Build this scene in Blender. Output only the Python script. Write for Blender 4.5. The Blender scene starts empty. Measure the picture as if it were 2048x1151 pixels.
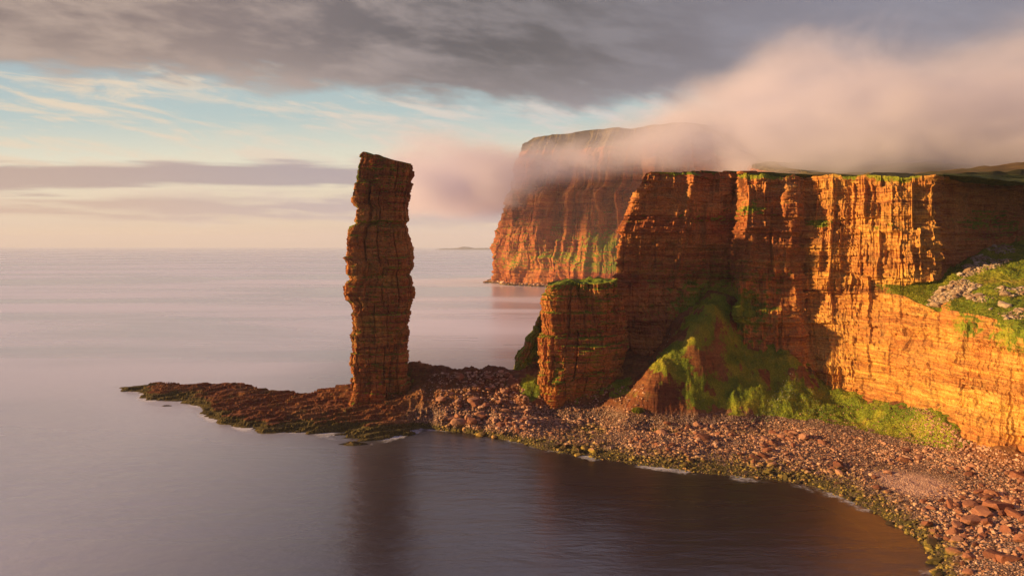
import bpy, math, random
import numpy as np
from mathutils import Vector
random.seed(7); rng = np.random.default_rng(7)
S = bpy.context.scene; COL = S.collection
F = 1600.0; CAMZ = 89.0; HV = 492.0        # focal length and horizon row in photo pixels, camera height in metres

# ------------------------------------------------------------------ camera
cd = bpy.data.cameras.new('camera'); cam = bpy.data.objects.new('camera', cd); COL.objects.link(cam)
cam.location = (0, 0, CAMZ); cam.rotation_euler = (math.radians(90), 0, 0)
cd.sensor_width = 36; cd.lens = 36*F/2048; cd.shift_y = -(575.5-HV)/2048
cd.clip_start = 1; cd.clip_end = 200000
S.camera = cam

# ------------------------------------------------------------------ render settings / exposure
S.view_settings.view_transform = 'Standard'; S.view_settings.look = 'None'
S.view_settings.exposure = 0.95; S.view_settings.gamma = 1
S.cycles.volume_step_rate = 0.14; S.cycles.volume_max_steps = 160
S.cycles.volume_bounces = 5; S.cycles.max_bounces = 6; S.cycles.diffuse_bounces = 3; S.cycles.glossy_bounces = 3
S.cycles.transparent_max_bounces = 12

# ------------------------------------------------------------------ node helper
class NT:
    def __init__(s, tree): s.t = tree; s.n = tree.nodes; s.l = tree.links; s.n.clear()
    def new(s, ty, **kw):
        nd = s.n.new(ty)
        for k, v in kw.items(): setattr(nd, k, v)
        return nd
    def put(s, sock, v):
        if v is None: return
        if isinstance(v, bpy.types.NodeSocket): s.l.new(v, sock)
        else:
            try: sock.default_value = v
            except Exception: sock.default_value = (*v, 1.0)
    def m(s, op, a, b=None, c=None, clamp=False):
        nd = s.new('ShaderNodeMath', operation=op, use_clamp=clamp)
        s.put(nd.inputs[0], a); s.put(nd.inputs[1], b); s.put(nd.inputs[2], c); return nd.outputs[0]
    def smooth(s, x, a, b, lo=0.0, hi=1.0):
        nd = s.new('ShaderNodeMapRange', interpolation_type='SMOOTHSTEP')
        for i, v in enumerate((x, a, b, lo, hi)): s.put(nd.inputs[i], v)
        return nd.outputs[0]
    def lin(s, x, a, b, lo=0.0, hi=1.0):
        nd = s.new('ShaderNodeMapRange')
        for i, v in enumerate((x, a, b, lo, hi)): s.put(nd.inputs[i], v)
        return nd.outputs[0]
    def mix(s, f, a, b, mode='MIX'):
        nd = s.new('ShaderNodeMix', data_type='RGBA', blend_type=mode)
        s.put(nd.inputs[0], f); s.put(nd.inputs[6], a); s.put(nd.inputs[7], b); return nd.outputs[2]
    def comb(s, x, y, z):
        nd = s.new('ShaderNodeCombineXYZ')
        for i, v in enumerate((x, y, z)): s.put(nd.inputs[i], v)
        return nd.outputs[0]
    def sep(s, v):
        nd = s.new('ShaderNodeSeparateXYZ'); s.put(nd.inputs[0], v); return nd.outputs
    def scale(s, v, k):
        nd = s.new('ShaderNodeVectorMath', operation='MULTIPLY'); s.put(nd.inputs[0], v); s.put(nd.inputs[1], k); return nd.outputs[0]
    def noise(s, v, sc=1.0, det=4.0, rough=0.55, dist=0.0, color=False):
        nd = s.new('ShaderNodeTexNoise'); s.put(nd.inputs['Vector'], v); nd.inputs['Scale'].default_value = sc
        nd.inputs['Detail'].default_value = det; nd.inputs['Roughness'].default_value = rough; nd.inputs['Distortion'].default_value = dist
        return nd.outputs['Color' if color else 'Fac']
    def ramp(s, f, stops, interp='LINEAR'):
        nd = s.new('ShaderNodeValToRGB'); cr = nd.color_ramp; cr.interpolation = interp
        while len(cr.elements) < len(stops): cr.elements.new(0.5)
        for e, (p, c) in zip(cr.elements, stops): e.position = p; e.color = (*c, 1)
        s.put(nd.inputs[0], f); return nd.outputs[0]
def srgb(r, g, b):
    f = lambda c: ((c/255+0.055)/1.055)**2.4 if c > 10 else c/255/12.92
    return (f(r), f(g), f(b))

# ------------------------------------------------------------------ sun and sky
SUN_AZ, SUN_EL = math.radians(-93), math.radians(12.5)
sd = Vector((math.sin(SUN_AZ)*math.cos(SUN_EL), math.cos(SUN_AZ)*math.cos(SUN_EL), math.sin(SUN_EL)))
sl = bpy.data.lights.new('sun', 'SUN'); so = bpy.data.objects.new('sun', sl); COL.objects.link(so)
sl.energy = 5.0; sl.angle = math.radians(0.6); sl.color = (1.0, 0.58, 0.22)
so.rotation_euler = sd.to_track_quat('Z', 'Y').to_euler()

w = bpy.data.worlds.new('World'); S.world = w; w.use_nodes = True
N = NT(w.node_tree)
dirn = N.new('ShaderNodeTexCoord').outputs['Generated']
dx, dy, dz = N.sep(dirn)
az = N.m('ARCTAN2', dx, dy)
hor = N.m('SQRT', N.m('ADD', N.m('MULTIPLY', dx, dx), N.m('MULTIPLY', dy, dy)))
el = N.m('DIVIDE', dz, hor)
el = N.m('DIVIDE', el, N.m('MAXIMUM', N.m('COSINE', az), 0.6))
E = N.m('MULTIPLY', el, 1000.0)            # 0 at the horizon, 307 at the top of the view
A = N.m('MULTIPLY', az, 1000.0)            # -569 .. 569 across the view
sky = N.new('ShaderNodeTexSky', sky_type='NISHITA', sun_disc=False)
sky.sun_elevation = SUN_EL; sky.sun_rotation = SUN_AZ; sky.dust_density = 3.0; sky.altitude = 90
blue = N.mix(1.0, sky.outputs[0], (0.09, 0.09, 0.09, 1), 'MULTIPLY')
warm = N.smooth(A, -650, 350, 1, 0)
# clear sky seen through the gaps
clear = N.ramp(N.lin(E, 0, 320), [(0.0, srgb(232, 200, 172)), (0.12, srgb(246, 226, 192)), (0.33, srgb(238, 236, 212)),
        (0.5, srgb(184, 208, 208)), (0.7, srgb(166, 192, 200)), (1.0, srgb(120, 150, 185))])
clear = N.mix(0.12, clear, blue)
# cirrus
cv = N.comb(N.m('MULTIPLY', A, 0.006), N.m('ADD', N.m('MULTIPLY', E, 0.045), N.m('MULTIPLY', A, 0.006)), 0.0)
ci = N.noise(cv, 1.0, 7, 0.62, 0.6)
ci2 = N.noise(N.comb(N.m('MULTIPLY', A, 0.011), N.m('ADD', N.m('MULTIPLY', E, 0.05), N.m('MULTIPLY', A, 0.012)), 3.3), 1.0, 8, 0.68, 1.0)
cim = N.m('MULTIPLY', N.smooth(N.m('ADD', N.m('MULTIPLY', ci, 0.5), N.m('MULTIPLY', ci2, 0.5)), 0.45, 0.61), 0.86)
col = N.mix(cim, clear, N.mix(warm, srgb(214, 208, 208) + (1,), srgb(236, 216, 188) + (1,)))
# low mauve bands above the sea
bn = N.noise(N.comb(N.m('MULTIPLY', A, 0.0028), N.m('MULTIPLY', E, 0.035), 7.7), 1.0, 5, 0.5, 0.3)
bn2 = N.noise(N.comb(N.m('MULTIPLY', A, 0.009), N.m('ADD', N.m('MULTIPLY', E, 0.10), N.m('MULTIPLY', A, 0.004)), 2.7), 1.0, 6, 0.6, 0.2)
Eb = N.m('ADD', N.m('ADD', E, N.m('MULTIPLY', N.m('SUBTRACT', bn, 0.5), 44.0)), N.m('MULTIPLY', N.m('SUBTRACT', bn2, 0.5), 22.0))
def band(lo, hi, soft): return N.m('MULTIPLY', N.smooth(Eb, lo-soft, lo+soft), N.smooth(Eb, hi-soft, hi+soft, 1, 0))
greyb = N.mix(N.smooth(A, -600, -200), srgb(182, 158, 150) + (1,), srgb(166, 156, 164) + (1,))
b1 = N.m('MULTIPLY', band(70, 104, 5), N.smooth(A, -150, 50, 1, 0.15))
b2 = N.m('MULTIPLY', band(30, 60, 6), N.smooth(bn2, 0.36, 0.56, 0.35, 0.95))
col = N.mix(N.m('MULTIPLY', b1, 0.95), col, greyb)
col = N.mix(b2, col, N.mix(N.smooth(A, -600, -100), srgb(204, 174, 154) + (1,), srgb(180, 168, 176) + (1,)))
lowc = N.mix(N.smooth(A, -560, 60), srgb(255, 222, 160) + (1,), srgb(216, 194, 188) + (1,))
col = N.mix(N.smooth(E, 30, 10), col, lowc)
# dark stratus deck, its ragged lower edge sloping down to the right
dn = N.noise(N.comb(N.m('MULTIPLY', A, 0.0105), N.m('ADD', N.m('MULTIPLY', E, 0.030), N.m('MULTIPLY', A, 0.005)), 1.2), 1.0, 8, 0.58, 0.15)
dn2 = N.noise(N.comb(N.m('MULTIPLY', A, 0.0030), N.m('MULTIPLY', E, 0.016), 5.1), 1.0, 6, 0.55, 0.4)
edge = N.m('ADD', N.lin(A, -560, 0, 226, 172), N.m('MULTIPLY', N.m('SUBTRACT', dn, 0.5), -95.0))
edge = N.m('ADD', edge, N.m('MULTIPLY', N.m('SUBTRACT', dn2, 0.5), -40.0))
dm = N.smooth(N.m('SUBTRACT', E, edge), -14, 24)
dcol = N.mix(N.smooth(A, -600, 480), srgb(132, 118, 116) + (1,), srgb(128, 129, 144) + (1,))
dcore = N.mix(N.smooth(N.m('ABSOLUTE', N.m('SUBTRACT', A, -20)), 0, 420, 1, 0), dcol, srgb(88, 89, 96) + (1,))
light = N.mix(N.smooth(A, -500, 400), srgb(186, 166, 154) + (1,), srgb(166, 168, 182) + (1,))
tex = N.smooth(N.m('ADD', N.m('MULTIPLY', dn, 0.7), N.m('MULTIPLY', dn2, 0.3)), 0.40, 0.66)
tex = N.m('MULTIPLY', tex, N.smooth(A, -500, 250, 0.85, 0.25))
dk = N.mix(tex, dcore, light)
dk = N.mix(N.m('MULTIPLY', N.smooth(N.m('SUBTRACT', E, edge), 0, 60, 1, 0), 0.35), dk, light)
col = N.mix(dm, col, dk)
# unseen sky: bright band added for the sea's reflections, dark behind to deepen shade
col = N.mix(N.smooth(E, 335, 470), col, srgb(222, 212, 232) + (1,))
col = N.mix(N.smooth(E, 520, 900), col, srgb(128, 120, 156) + (1,))
col = N.mix(N.smooth(N.m('ABSOLUTE', A), 900, 1500), col, srgb(96, 88, 112) + (1,))
col = N.mix(N.smooth(E, -6, -1, 1, 0), col, srgb(120, 110, 115) + (1,))
bg = N.new('ShaderNodeBackground'); N.put(bg.inputs[0], col); bg.inputs[1].default_value = 0.525
out = N.new('ShaderNodeOutputWorld'); N.l.new(bg.outputs[0], out.inputs[0])

# ------------------------------------------------------------------ numpy noise
def _h(ix, iy, iz, seed):
    n = (ix.astype(np.int64)*374761393 + iy.astype(np.int64)*668265263 + iz.astype(np.int64)*2147483647*3 + seed*974634777) & 0xffffffff
    n = ((n ^ (n >> 13))*1274126177) & 0xffffffff
    n = ((n ^ (n >> 16))*2246822519) & 0xffffffff
    return ((n ^ (n >> 15)) & 0xffffff)/float(0xffffff)
def hsh(a, b=0, seed=0):
    a = np.floor(np.asarray(a, float)); b = np.floor(np.asarray(b, float)) + 0*a
    return _h(a, b, a*0, seed)
def vn(x, y=0.0, z=0.0, seed=0):
    x, y, z = np.broadcast_arrays(np.asarray(x, float), np.asarray(y, float), np.asarray(z, float))
    fx, fy, fz = np.floor(x), np.floor(y), np.floor(z); tx, ty, tz = x-fx, y-fy, z-fz
    tx, ty, tz = [t*t*t*(t*(t*6-15)+10) for t in (tx, ty, tz)]
    r = 0
    for i in (0, 1):
        for j in (0, 1):
            for k in (0, 1):
                r = r + _h(fx+i, fy+j, fz+k, seed)*(tx if i else 1-tx)*(ty if j else 1-ty)*(tz if k else 1-tz)
    return r*2-1
def fbm(x, y=0.0, z=0.0, o=4, seed=0, g=0.5):
    r, a, f = 0, 1.0, 1.0
    for k in range(o):
        r = r + a*vn(x*f+17.3*k, np.asarray(y)*f+5.1*k, np.asarray(z)*f, seed+k*13); a *= g; f *= 2.03
    return r
def ridge(x, y=0.0, z=0.0, o=4, seed=0, g=0.5):
    r, a, f = 0, 1.0, 1.0
    for k in range(o):
        r = r + a*(1-2*np.abs(vn(x*f+7.3*k, np.asarray(y)*f+3.1*k, np.asarray(z)*f, seed+k*13))); a *= g; f *= 2.1
    return r
def sst(x, a, b): t = np.clip((x-a)/(b-a), 0, 1); return t*t*(3-2*t)

# ------------------------------------------------------------------ object helpers
def mesh_obj(name, V, Q, mat, parent=None, smooth=False, attrs=None, flip=False):
    V = np.asarray(V, np.float32).reshape(-1, 3); Q = np.asarray(Q, np.int32); k = Q.shape[1]
    if flip: Q = Q[:, ::-1]
    me = bpy.data.meshes.new(name); me.vertices.add(len(V)); me.vertices.foreach_set('co', V.ravel())
    me.loops.add(Q.size); me.loops.foreach_set('vertex_index', np.ascontiguousarray(Q).ravel())
    me.polygons.add(len(Q)); me.polygons.foreach_set('loop_start', np.arange(0, Q.size, k, dtype=np.int32))
    me.update(calc_edges=True)
    me.polygons.foreach_set('use_smooth', np.full(len(Q), smooth, bool))
    for an, av in (attrs or {}).items():
        at = me.attributes.new(an, 'FLOAT', 'POINT'); at.data.foreach_set('value', np.asarray(av, np.float32).ravel())
    if mat: me.materials.append(mat)
    o = bpy.data.objects.new(name, me); COL.objects.link(o)
    if parent: o.parent = parent
    return o
def quads(nu, nv, wrap=False, keep=None):
    i = np.arange(nu if wrap else nu-1); j = np.arange(nv-1)
    I, J = np.meshgrid(i, j, indexing='ij'); I2 = (I+1) % nu
    Q = np.stack([I*nv+J, I2*nv+J, I2*nv+J+1, I*nv+J+1], -1).reshape(-1, 4)
    if keep is not None: Q = Q[keep.ravel()[Q].all(1)]
    return Q
def compact(V, Q, attrs):
    used = np.unique(Q); m = np.full(len(V), -1, np.int64); m[used] = np.arange(len(used))
    return V[used], m[Q], {k: v.ravel()[used] for k, v in attrs.items()}
def tag(o, label=None, cat=None, group=None, kind=None):
    for k, v in (('label', label), ('category', cat), ('group', group), ('kind', kind)):
        if v: o[k] = v
    return o
def P(u, v, D): return ((u-1024)/F*D, D, CAMZ-(v-HV)*D/F)
def PZ(u, v, z): D = (CAMZ-z)*F/(v-HV); return P(u, v, D)
def toimg(X, Y, Z): return 1024+X/Y*F, HV+(CAMZ-Z)/Y*F
def resample(C, nu, nv, smooth=(2, 2), wrap=False):
    """C: ncol x nrow x 3 control net -> nu x nv x 3, even steps along both ways"""
    C = np.asarray(C, float)
    if wrap: C = np.concatenate([C, C[:1]], 0)
    du = np.linalg.norm(np.diff(C, axis=0), axis=2).max(1); su = np.r_[0, np.cumsum(du)]
    dv = np.linalg.norm(np.diff(C, axis=1), axis=2).max(0); sv = np.r_[0, np.cumsum(dv)]
    tu = np.linspace(0, su[-1], nu, endpoint=not wrap); tv = np.linspace(0, sv[-1], nv)
    A1 = np.stack([[np.interp(tu, su, C[:, j, k]) for k in range(3)] for j in range(C.shape[1])], 0).transpose(2, 0, 1)
    B = np.stack([[np.interp(tv, sv, A1[i, :, k]) for k in range(3)] for i in range(nu)], 0).transpose(0, 2, 1)
    def box(B, r, ax):
        if r < 1: return B
        for _ in range(2):
            if ax == 0 and wrap: pad = np.concatenate([B[-r:], B, B[:r]], 0)
            else: pad = np.concatenate([np.repeat(B.take([0], ax), r, ax), B, np.repeat(B.take([-1], ax), r, ax)], ax)
            cs = np.cumsum(pad, ax); z = np.zeros_like(cs.take([0], ax)); cs = np.concatenate([z, cs], ax)
            n = B.shape[ax]; B = (cs.take(range(2*r+1, 2*r+1+n), ax)-cs.take(range(n), ax))/(2*r+1)
        return B
    B = box(box(B, smooth[0], 0), smooth[1], 1)
    return B
def normals(B, wrap=False):
    if wrap: du = np.roll(B, -1, 0)-np.roll(B, 1, 0)
    else: du = np.gradient(B, axis=0)
    dv = np.gradient(B, axis=1); n = np.cross(du, dv); return n/np.maximum(np.linalg.norm(n, axis=2, keepdims=True), 1e-9)
def arc(B):
    mid = B[:, B.shape[1]//2, :2]; return np.r_[0, np.cumsum(np.linalg.norm(np.diff(mid, axis=0), axis=1))][:, None]

def rockdisp(a, z, seed=0, k=1.0, butt=4.0, dip=0.0, fine=True, blk=1.0):
    """outward displacement of a bedded, jointed sandstone face; a = metres along it, z = height"""
    zt = z + dip*a + 1.2*vn(a/45, z/60, seed=seed) + 0.15*vn(a/9, z/7, seed=seed+1)
    # joints and beds break the big ribs into angular steps
    bedq = np.floor(zt/(1.7*k)); zq = (bedq+0.5*hsh(bedq, 5, seed))*1.7*k
    aj = a + 0.9*k*vn(zq/13, a/40, seed=3) + (hsh(bedq, 2, seed)-.5)*0.3*k
    aq = (np.floor(aj/(1.5*k))+0.5)*1.5*k; aq = 0.65*aq+0.35*a
    d = butt*(0.65*ridge(aq/34, zq/150, o=2, seed=seed+2) + 0.26*ridge(aq/12, zq/60, o=2, seed=seed+3))
    d = d - 0.55*butt
    d += 0.8*k*fbm(aq/16, zq/9, o=3, seed=seed+4)
    # upright blocks bounded by joints, several beds tall
    for W, H, amp in ((10.0, 24.0, 3.2), (4.6, 11.0, 1.5), (2.0, 5.5, 0.5)):
        W, H = W*k, H*k; cz = np.floor(zt/H+0.35*vn(a/(W*3), seed=seed+31)); wv = a/W+hsh(cz, 7, seed)*5+0.06*vn(z/(H*.4), a/W, seed=seed+33)
        ca = np.floor(wv); fa = wv-ca
        d += blk*amp*k*(hsh(ca, cz, seed+35)-0.5) - blk*0.55*amp*k*np.exp(-(np.minimum(fa, 1-fa)/0.045)**2)*(hsh(ca, cz+9, seed+36) > .45)
    for T, amp, jl in ((8.0, 1.7, 2.2), (3.1, 1.15, 1.8), (1.25, 0.65, 2.0)):
        T = T*k; q = zt/T + 0.12*vn(a/(T*5), zt/(T*2), seed=seed+5)
        c = np.floor(q); fr = q-c
        b = a/(T*jl)+hsh(c, 3, seed)*9
        d += amp*k*(0.75*(hsh(c, 1, seed)-0.5) + 0.9*(hsh(c, b, seed+6)-0.5)) - 0.3*amp*k*np.exp(-((fr-0.06)/0.09)**2)
    for sc, dep, wd in ((17.0, 2.6, 0.05),):
        n = vn(aq/sc, zq/(sc*6), seed=seed+14)
        d -= dep*k*np.exp(-(n/wd)**2)*(0.5+0.5*vn(a/20, z/16, seed=seed+15))
    if fine: d += 0.25*k*fbm(a/1.6, z/0.9, o=2, seed=seed+20)
    return d

def blobs(X, Y, Z, lst):
    r = np.zeros_like(X)
    for (u, v, D, rx, rz, s) in lst:       # world ellipses given by where they sit
        c = P(u, v, D); k = D/F
        q = ((X-c[0])/(rx*k))**2 + ((Z-c[2])/(rz*k))**2 + ((Y-c[1])/(max(rx, rz)*k*1.6))**2
        r = np.maximum(r, s*np.exp(-q)) if s > 0 else r + s*np.exp(-q)
    return r

# ------------------------------------------------------------------ materials
def rock_mat(name, tint=(1, 1, 1), grassk=1.0, sc=1.0, wetline=True, lichen=0.3, bed=0.8):
    m = bpy.data.materials.new(name); m.use_nodes = True; N = NT(m.node_tree)
    pos = N.new('ShaderNodeNewGeometry').outputs['Position']; px, py, pz = N.sep(pos)
    wob = N.noise(pos, 0.03*sc, 3, 0.5)
    zz = N.m('ADD', N.m('MULTIPLY', pz, bed*sc), N.m('MULTIPLY', wob, 5.0))
    bv = N.comb(N.m('MULTIPLY', px, 0.035*sc), N.m('MULTIPLY', py, 0.035*sc), zz)
    b1 = N.noise(bv, 0.35, 6, 0.62); b2 = N.noise(bv, 2.2, 4, 0.6)
    f = N.m('ADD', N.m('MULTIPLY', b1, 0.62), N.m('MULTIPLY', b2, 0.38))
    c = N.ramp(f, [(0.28, (0.12, 0.038, 0.020)), (0.42, (0.28, 0.080, 0.034)), (0.50, (0.42, 0.145, 0.050)),
                   (0.58, (0.50, 0.215, 0.065)), (0.72, (0.62, 0.34, 0.12))])
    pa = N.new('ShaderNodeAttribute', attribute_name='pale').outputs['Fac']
    # big patches of paler and redder stone
    p1 = N.noise(pos, 0.028*sc, 5, 0.6, 0.4)
    c = N.mix(N.smooth(p1, 0.48, 0.66, 0, 0.6), c, (0.54, 0.27, 0.10, 1))
    c = N.mix(N.smooth(p1, 0.46, 0.34, 0, 0.6), c, (0.24, 0.075, 0.045, 1))
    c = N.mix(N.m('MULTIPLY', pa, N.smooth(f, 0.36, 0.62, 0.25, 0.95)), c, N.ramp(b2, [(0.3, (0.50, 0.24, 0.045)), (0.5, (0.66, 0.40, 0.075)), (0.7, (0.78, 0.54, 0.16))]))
    # vertical run-off stains
    sv = N.comb(N.m('MULTIPLY', px, 0.42*sc), N.m('MULTIPLY', py, 0.42*sc), N.m('MULTIPLY', pz, 0.035*sc))
    st = N.noise(sv, 1.0, 4, 0.6)
    c = N.mix(N.smooth(st, 0.55, 0.72, 0, 0.55), c, (0.085, 0.045, 0.032, 1))
    mot = N.noise(pos, 0.9*sc, 5, 0.65)
    c = N.mix(1.0, c, N.ramp(mot, [(0.3, (0.62, 0.6, 0.58)), (0.7, (1.25, 1.25, 1.22))]), 'MULTIPLY')
    # lichen and thin turf in the cracks
    ln = N.noise(pos, 0.11*sc, 6, 0.7)
    c = N.mix(N.smooth(ln, 0.56, 0.68, 0, lichen), c, (0.10, 0.12, 0.035, 1))
    c = N.mix(1.0, c, (*tint, 1), 'MULTIPLY')
    at = N.new('ShaderNodeAttribute', attribute_name='grass').outputs['Fac']
    gn = N.noise(pos, 0.35*sc, 6, 0.7); gm = N.smooth(N.m('ADD', at, N.m('MULTIPLY', N.m('SUBTRACT', gn, 0.5), 0.9)), 0.42, 0.60)
    g1 = N.noise(pos, 0.06*sc, 5, 0.6); g2 = N.noise(pos, 1.3*sc, 5, 0.7)
    gc = N.ramp(g1, [(0.30, (0.075, 0.125, 0.014)), (0.48, (0.18, 0.24, 0.02)), (0.62, (0.30, 0.30, 0.03)), (0.76, (0.30, 0.19, 0.05))])
    gc = N.mix(1.0, gc, N.ramp(g2, [(0.3, (0.5, 0.5, 0.5)), (0.7, (1.4, 1.4, 1.35))]), 'MULTIPLY')
    c = N.mix(N.m('MULTIPLY', gm, grassk), c, gc)
    wt = N.new('ShaderNodeAttribute', attribute_name='weed').outputs['Fac']
    wm = N.smooth(N.m('ADD', wt, N.m('MULTIPLY', N.m('SUBTRACT', gn, 0.5), 0.8)), 0.4, 0.6)
    c = N.mix(wm, c, N.ramp(g2, [(0.3, (0.03, 0.022, 0.014)), (0.5, (0.09, 0.07, 0.022)), (0.7, (0.24, 0.20, 0.045))]))
    if name == 'shore_rock':       # fine shingle between the stones of the beach
        ba = N.new('ShaderNodeAttribute', attribute_name='beach').outputs['Fac']
        vo = N.new('ShaderNodeTexVoronoi'); vo.inputs['Scale'].default_value = 1.7; N.l.new(pos, vo.inputs['Vector'])
        pc = N.ramp(N.sep(vo.outputs['Color'])[0], [(0.1, (0.13, 0.07, 0.05)), (0.5, (0.34, 0.21, 0.155)), (1.0, (0.58, 0.44, 0.36))])
        pc = N.mix(1.0, pc, N.ramp(vo.outputs['Distance'], [(0.2, (1.15, 1.15, 1.15)), (0.6, (0.35, 0.33, 0.32))]), 'MULTIPLY')
        c = N.mix(N.m('MULTIPLY', ba, N.m('SUBTRACT', 1.0, gm)), c, N.mix(wm, pc, N.ramp(g2, [(0.3, (0.035, 0.028, 0.014)), (0.7, (0.13, 0.115, 0.03))])))
        c = N.mix(N.smooth(N.new('ShaderNodeAttribute', attribute_name='sand').outputs['Fac'], .3, .7, 0, .85), c, (0.60, 0.40, 0.31, 1))
        mot = N.m('SUBTRACT', mot, N.m('MULTIPLY', N.m('MULTIPLY', vo.outputs['Distance'], ba), 1.4))
    bs = N.new('ShaderNodeBsdfPrincipled'); N.put(bs.inputs['Base Color'], c)
    bs.inputs['Roughness'].default_value = 0.85; bs.inputs['Specular IOR Level'].default_value = 0.2
    hb = N.m('ADD', N.m('MULTIPLY', b2, 0.6), N.m('MULTIPLY', mot, 0.8))
    bp = N.new('ShaderNodeBump'); bp.inputs['Strength'].default_value = 0.6; bp.inputs['Distance'].default_value = 0.9/sc
    N.put(bp.inputs['Height'], hb); N.l.new(bp.outputs[0], bs.inputs['Normal'])
    o = N.new('ShaderNodeOutputMaterial'); N.l.new(bs.outputs[0], o.inputs[0]); return m

def stone_mat(name, stops, bumpd=0.15, per='pos'):
    m = bpy.data.materials.new(name); m.use_nodes = True; N = NT(m.node_tree)
    pos = N.new('ShaderNodeNewGeometry').outputs['Position']
    rn = N.new('ShaderNodeAttribute', attribute_name='tone').outputs['Fac']
    ob = N.new('ShaderNodeObjectInfo').outputs['Random'] if per == 'obj' else rn
    f = N.m('ADD', N.m('MULTIPLY', ob, 0.75), N.m('MULTIPLY', N.noise(pos, 0.8, 4, 0.6), 0.25))
    c = N.ramp(f, stops)
    c = N.mix(1.0, c, N.ramp(N.noise(pos, 2.6, 4, 0.6), [(0.3, (0.7, 0.7, 0.7)), (0.7, (1.2, 1.2, 1.2))]), 'MULTIPLY')
    z = N.sep(pos)[2]
    wv = N.m('ADD', z, N.m('MULTIPLY', N.m('SUBTRACT', N.noise(pos, 0.16, 3, 0.6), 0.5), 5.0))
    wm = N.smooth(wv, 3.5, 1.7)              # seaweed on the stones that the tide reaches
    wc = N.ramp(ob, [(0.1, (0.035, 0.028, 0.012)), (0.4, (0.09, 0.085, 0.018)), (0.65, (0.19, 0.17, 0.025)), (0.85, (0.30, 0.24, 0.035)), (1.0, (0.38, 0.22, 0.09))])
    c = N.mix(N.m('MULTIPLY', wm, 0.9), c, wc)
    bs = N.new('ShaderNodeBsdfPrincipled'); N.put(bs.inputs['Base Color'], c); bs.inputs['Roughness'].default_value = 0.8
    bs.inputs['Specular IOR Level'].default_value = 0.25
    bp = N.new('ShaderNodeBump'); bp.inputs['Strength'].default_value = 0.5; bp.inputs['Distance'].default_value = bumpd
    N.put(bp.inputs['Height'], N.noise(pos, 2.0, 5, 0.65)); N.l.new(bp.outputs[0], bs.inputs['Normal'])
    o = N.new('ShaderNodeOutputMaterial'); N.l.new(bs.outputs[0], o.inputs[0]); return m

M_cliff = rock_mat('cliff_sandstone')
M_stack = rock_mat('stack_sandstone', tint=(1.0, 1.08, 1.02), lichen=0.45, bed=1.0)
M_far = rock_mat('far_sandstone', sc=0.45, tint=(0.95, 0.9, 0.85), lichen=0.35)
M_shore = rock_mat('shore_rock', tint=(0.50, 0.52, 0.60), sc=1.2, lichen=0.6)
M_boulder = stone_mat('beach_stone', [(0.1, (0.13, 0.065, 0.045)), (0.3, (0.32, 0.16, 0.10)), (0.6, (0.50, 0.29, 0.19)), (0.85, (0.62, 0.41, 0.29)), (1.0, (0.66, 0.54, 0.44))])
M_boulder_o = stone_mat('boulder_stone', [(0.1, (0.13, 0.05, 0.035)), (0.4, (0.25, 0.10, 0.06)), (0.7, (0.34, 0.16, 0.10)), (1.0, (0.46, 0.28, 0.20))], per='obj')
SCST = [(0.0, (0.20, 0.12, 0.07)), (0.4, (0.32, 0.22, 0.14)), (0.8, (0.42, 0.33, 0.24)), (1.0, (0.55, 0.47, 0.36))]
M_scree_o = stone_mat('scree_block', SCST, per='obj')
M_scree = stone_mat('scree_stone', [(0.0, (0.22, 0.14, 0.09)), (0.4, (0.34, 0.26, 0.18)), (0.8, (0.5, 0.42, 0.33)), (1.0, (0.62, 0.56, 0.46))])

# ------------------------------------------------------------------ headland cliff
def Z6(row, z=-6): return (row[0], row[1], z)
cols = []
# columns: (u, v, D) from rim to foot; the first ones wrap round the back of the headland
def C(*pts):
    r = [P(*p) for p in pts]; r.append((r[-1][0], r[-1][1], -6)); cols.append(r)
def CW(x, y, z, out=0):
    cols.append([(x, y, z), (x-out*.3, y-out*.2, z*.8), (x-out*.6, y-out*.4, z*.6), (x-out, y-out*.6, z*.4), (x-out, y-out, z*.25), (x-out, y-out, 5), (x-out, y-out, -6)])
CW(300, 700, 152, 8); CW(150, 560, 134, 8)
cols.append([(92, 490, 130), (88, 489, 115), (80, 488, 100), (78, 487, 70), (80, 486, 50), (82, 485, 25), (82, 485, -6)])
C((1300, 343, 452), (1276, 400, 450), (1252, 455, 449), (1247, 560, 448), (1250, 640, 446), (1255, 740, 440))
C((1290, 345, 443), (1266, 400, 441), (1243, 458, 440), (1236, 560, 438), (1241, 640, 434), (1248, 740, 426))
C((1340, 341, 445), (1330, 400, 443), (1310, 465, 442), (1305, 560, 440), (1305, 650, 431), (1305, 740, 424))
C((1410, 341, 449), (1405, 400, 448), (1400, 465, 446), (1395, 560, 444), (1395, 650, 430), (1390, 740, 422))
C((1474, 344, 453), (1474, 400, 451), (1472, 470, 449), (1472, 560, 447), (1470, 650, 429), (1470, 740, 420))
C((1488, 345, 440), (1490, 400, 431), (1482, 470, 428), (1482, 560, 425), (1482, 650, 421), (1485, 740, 412))
C((1540, 350, 438), (1540, 405, 429), (1540, 475, 427), (1540, 570, 424), (1540, 650, 418), (1545, 745, 408))
C((1592, 352, 438), (1592, 405, 430), (1592, 475, 427), (1590, 570, 422), (1592, 650, 416), (1600, 745, 406))
C((1608, 353, 444), (1608, 410, 438), (1606, 480, 434), (1606, 575, 430), (1612, 650, 423), (1625, 750, 410))
C((1630, 350, 436), (1626, 420, 434), (1618, 480, 430), (1618, 575, 427), (1630, 655, 420), (1650, 760, 407))
C((1720, 350, 424), (1720, 435, 421), (1720, 566, 415), (1720, 583, 412), (1720, 680, 402), (1720, 790, 390))
C((1800, 348, 413), (1800, 435, 410), (1800, 568, 402), (1800, 588, 396), (1800, 700, 382), (1800, 805, 366))
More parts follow.
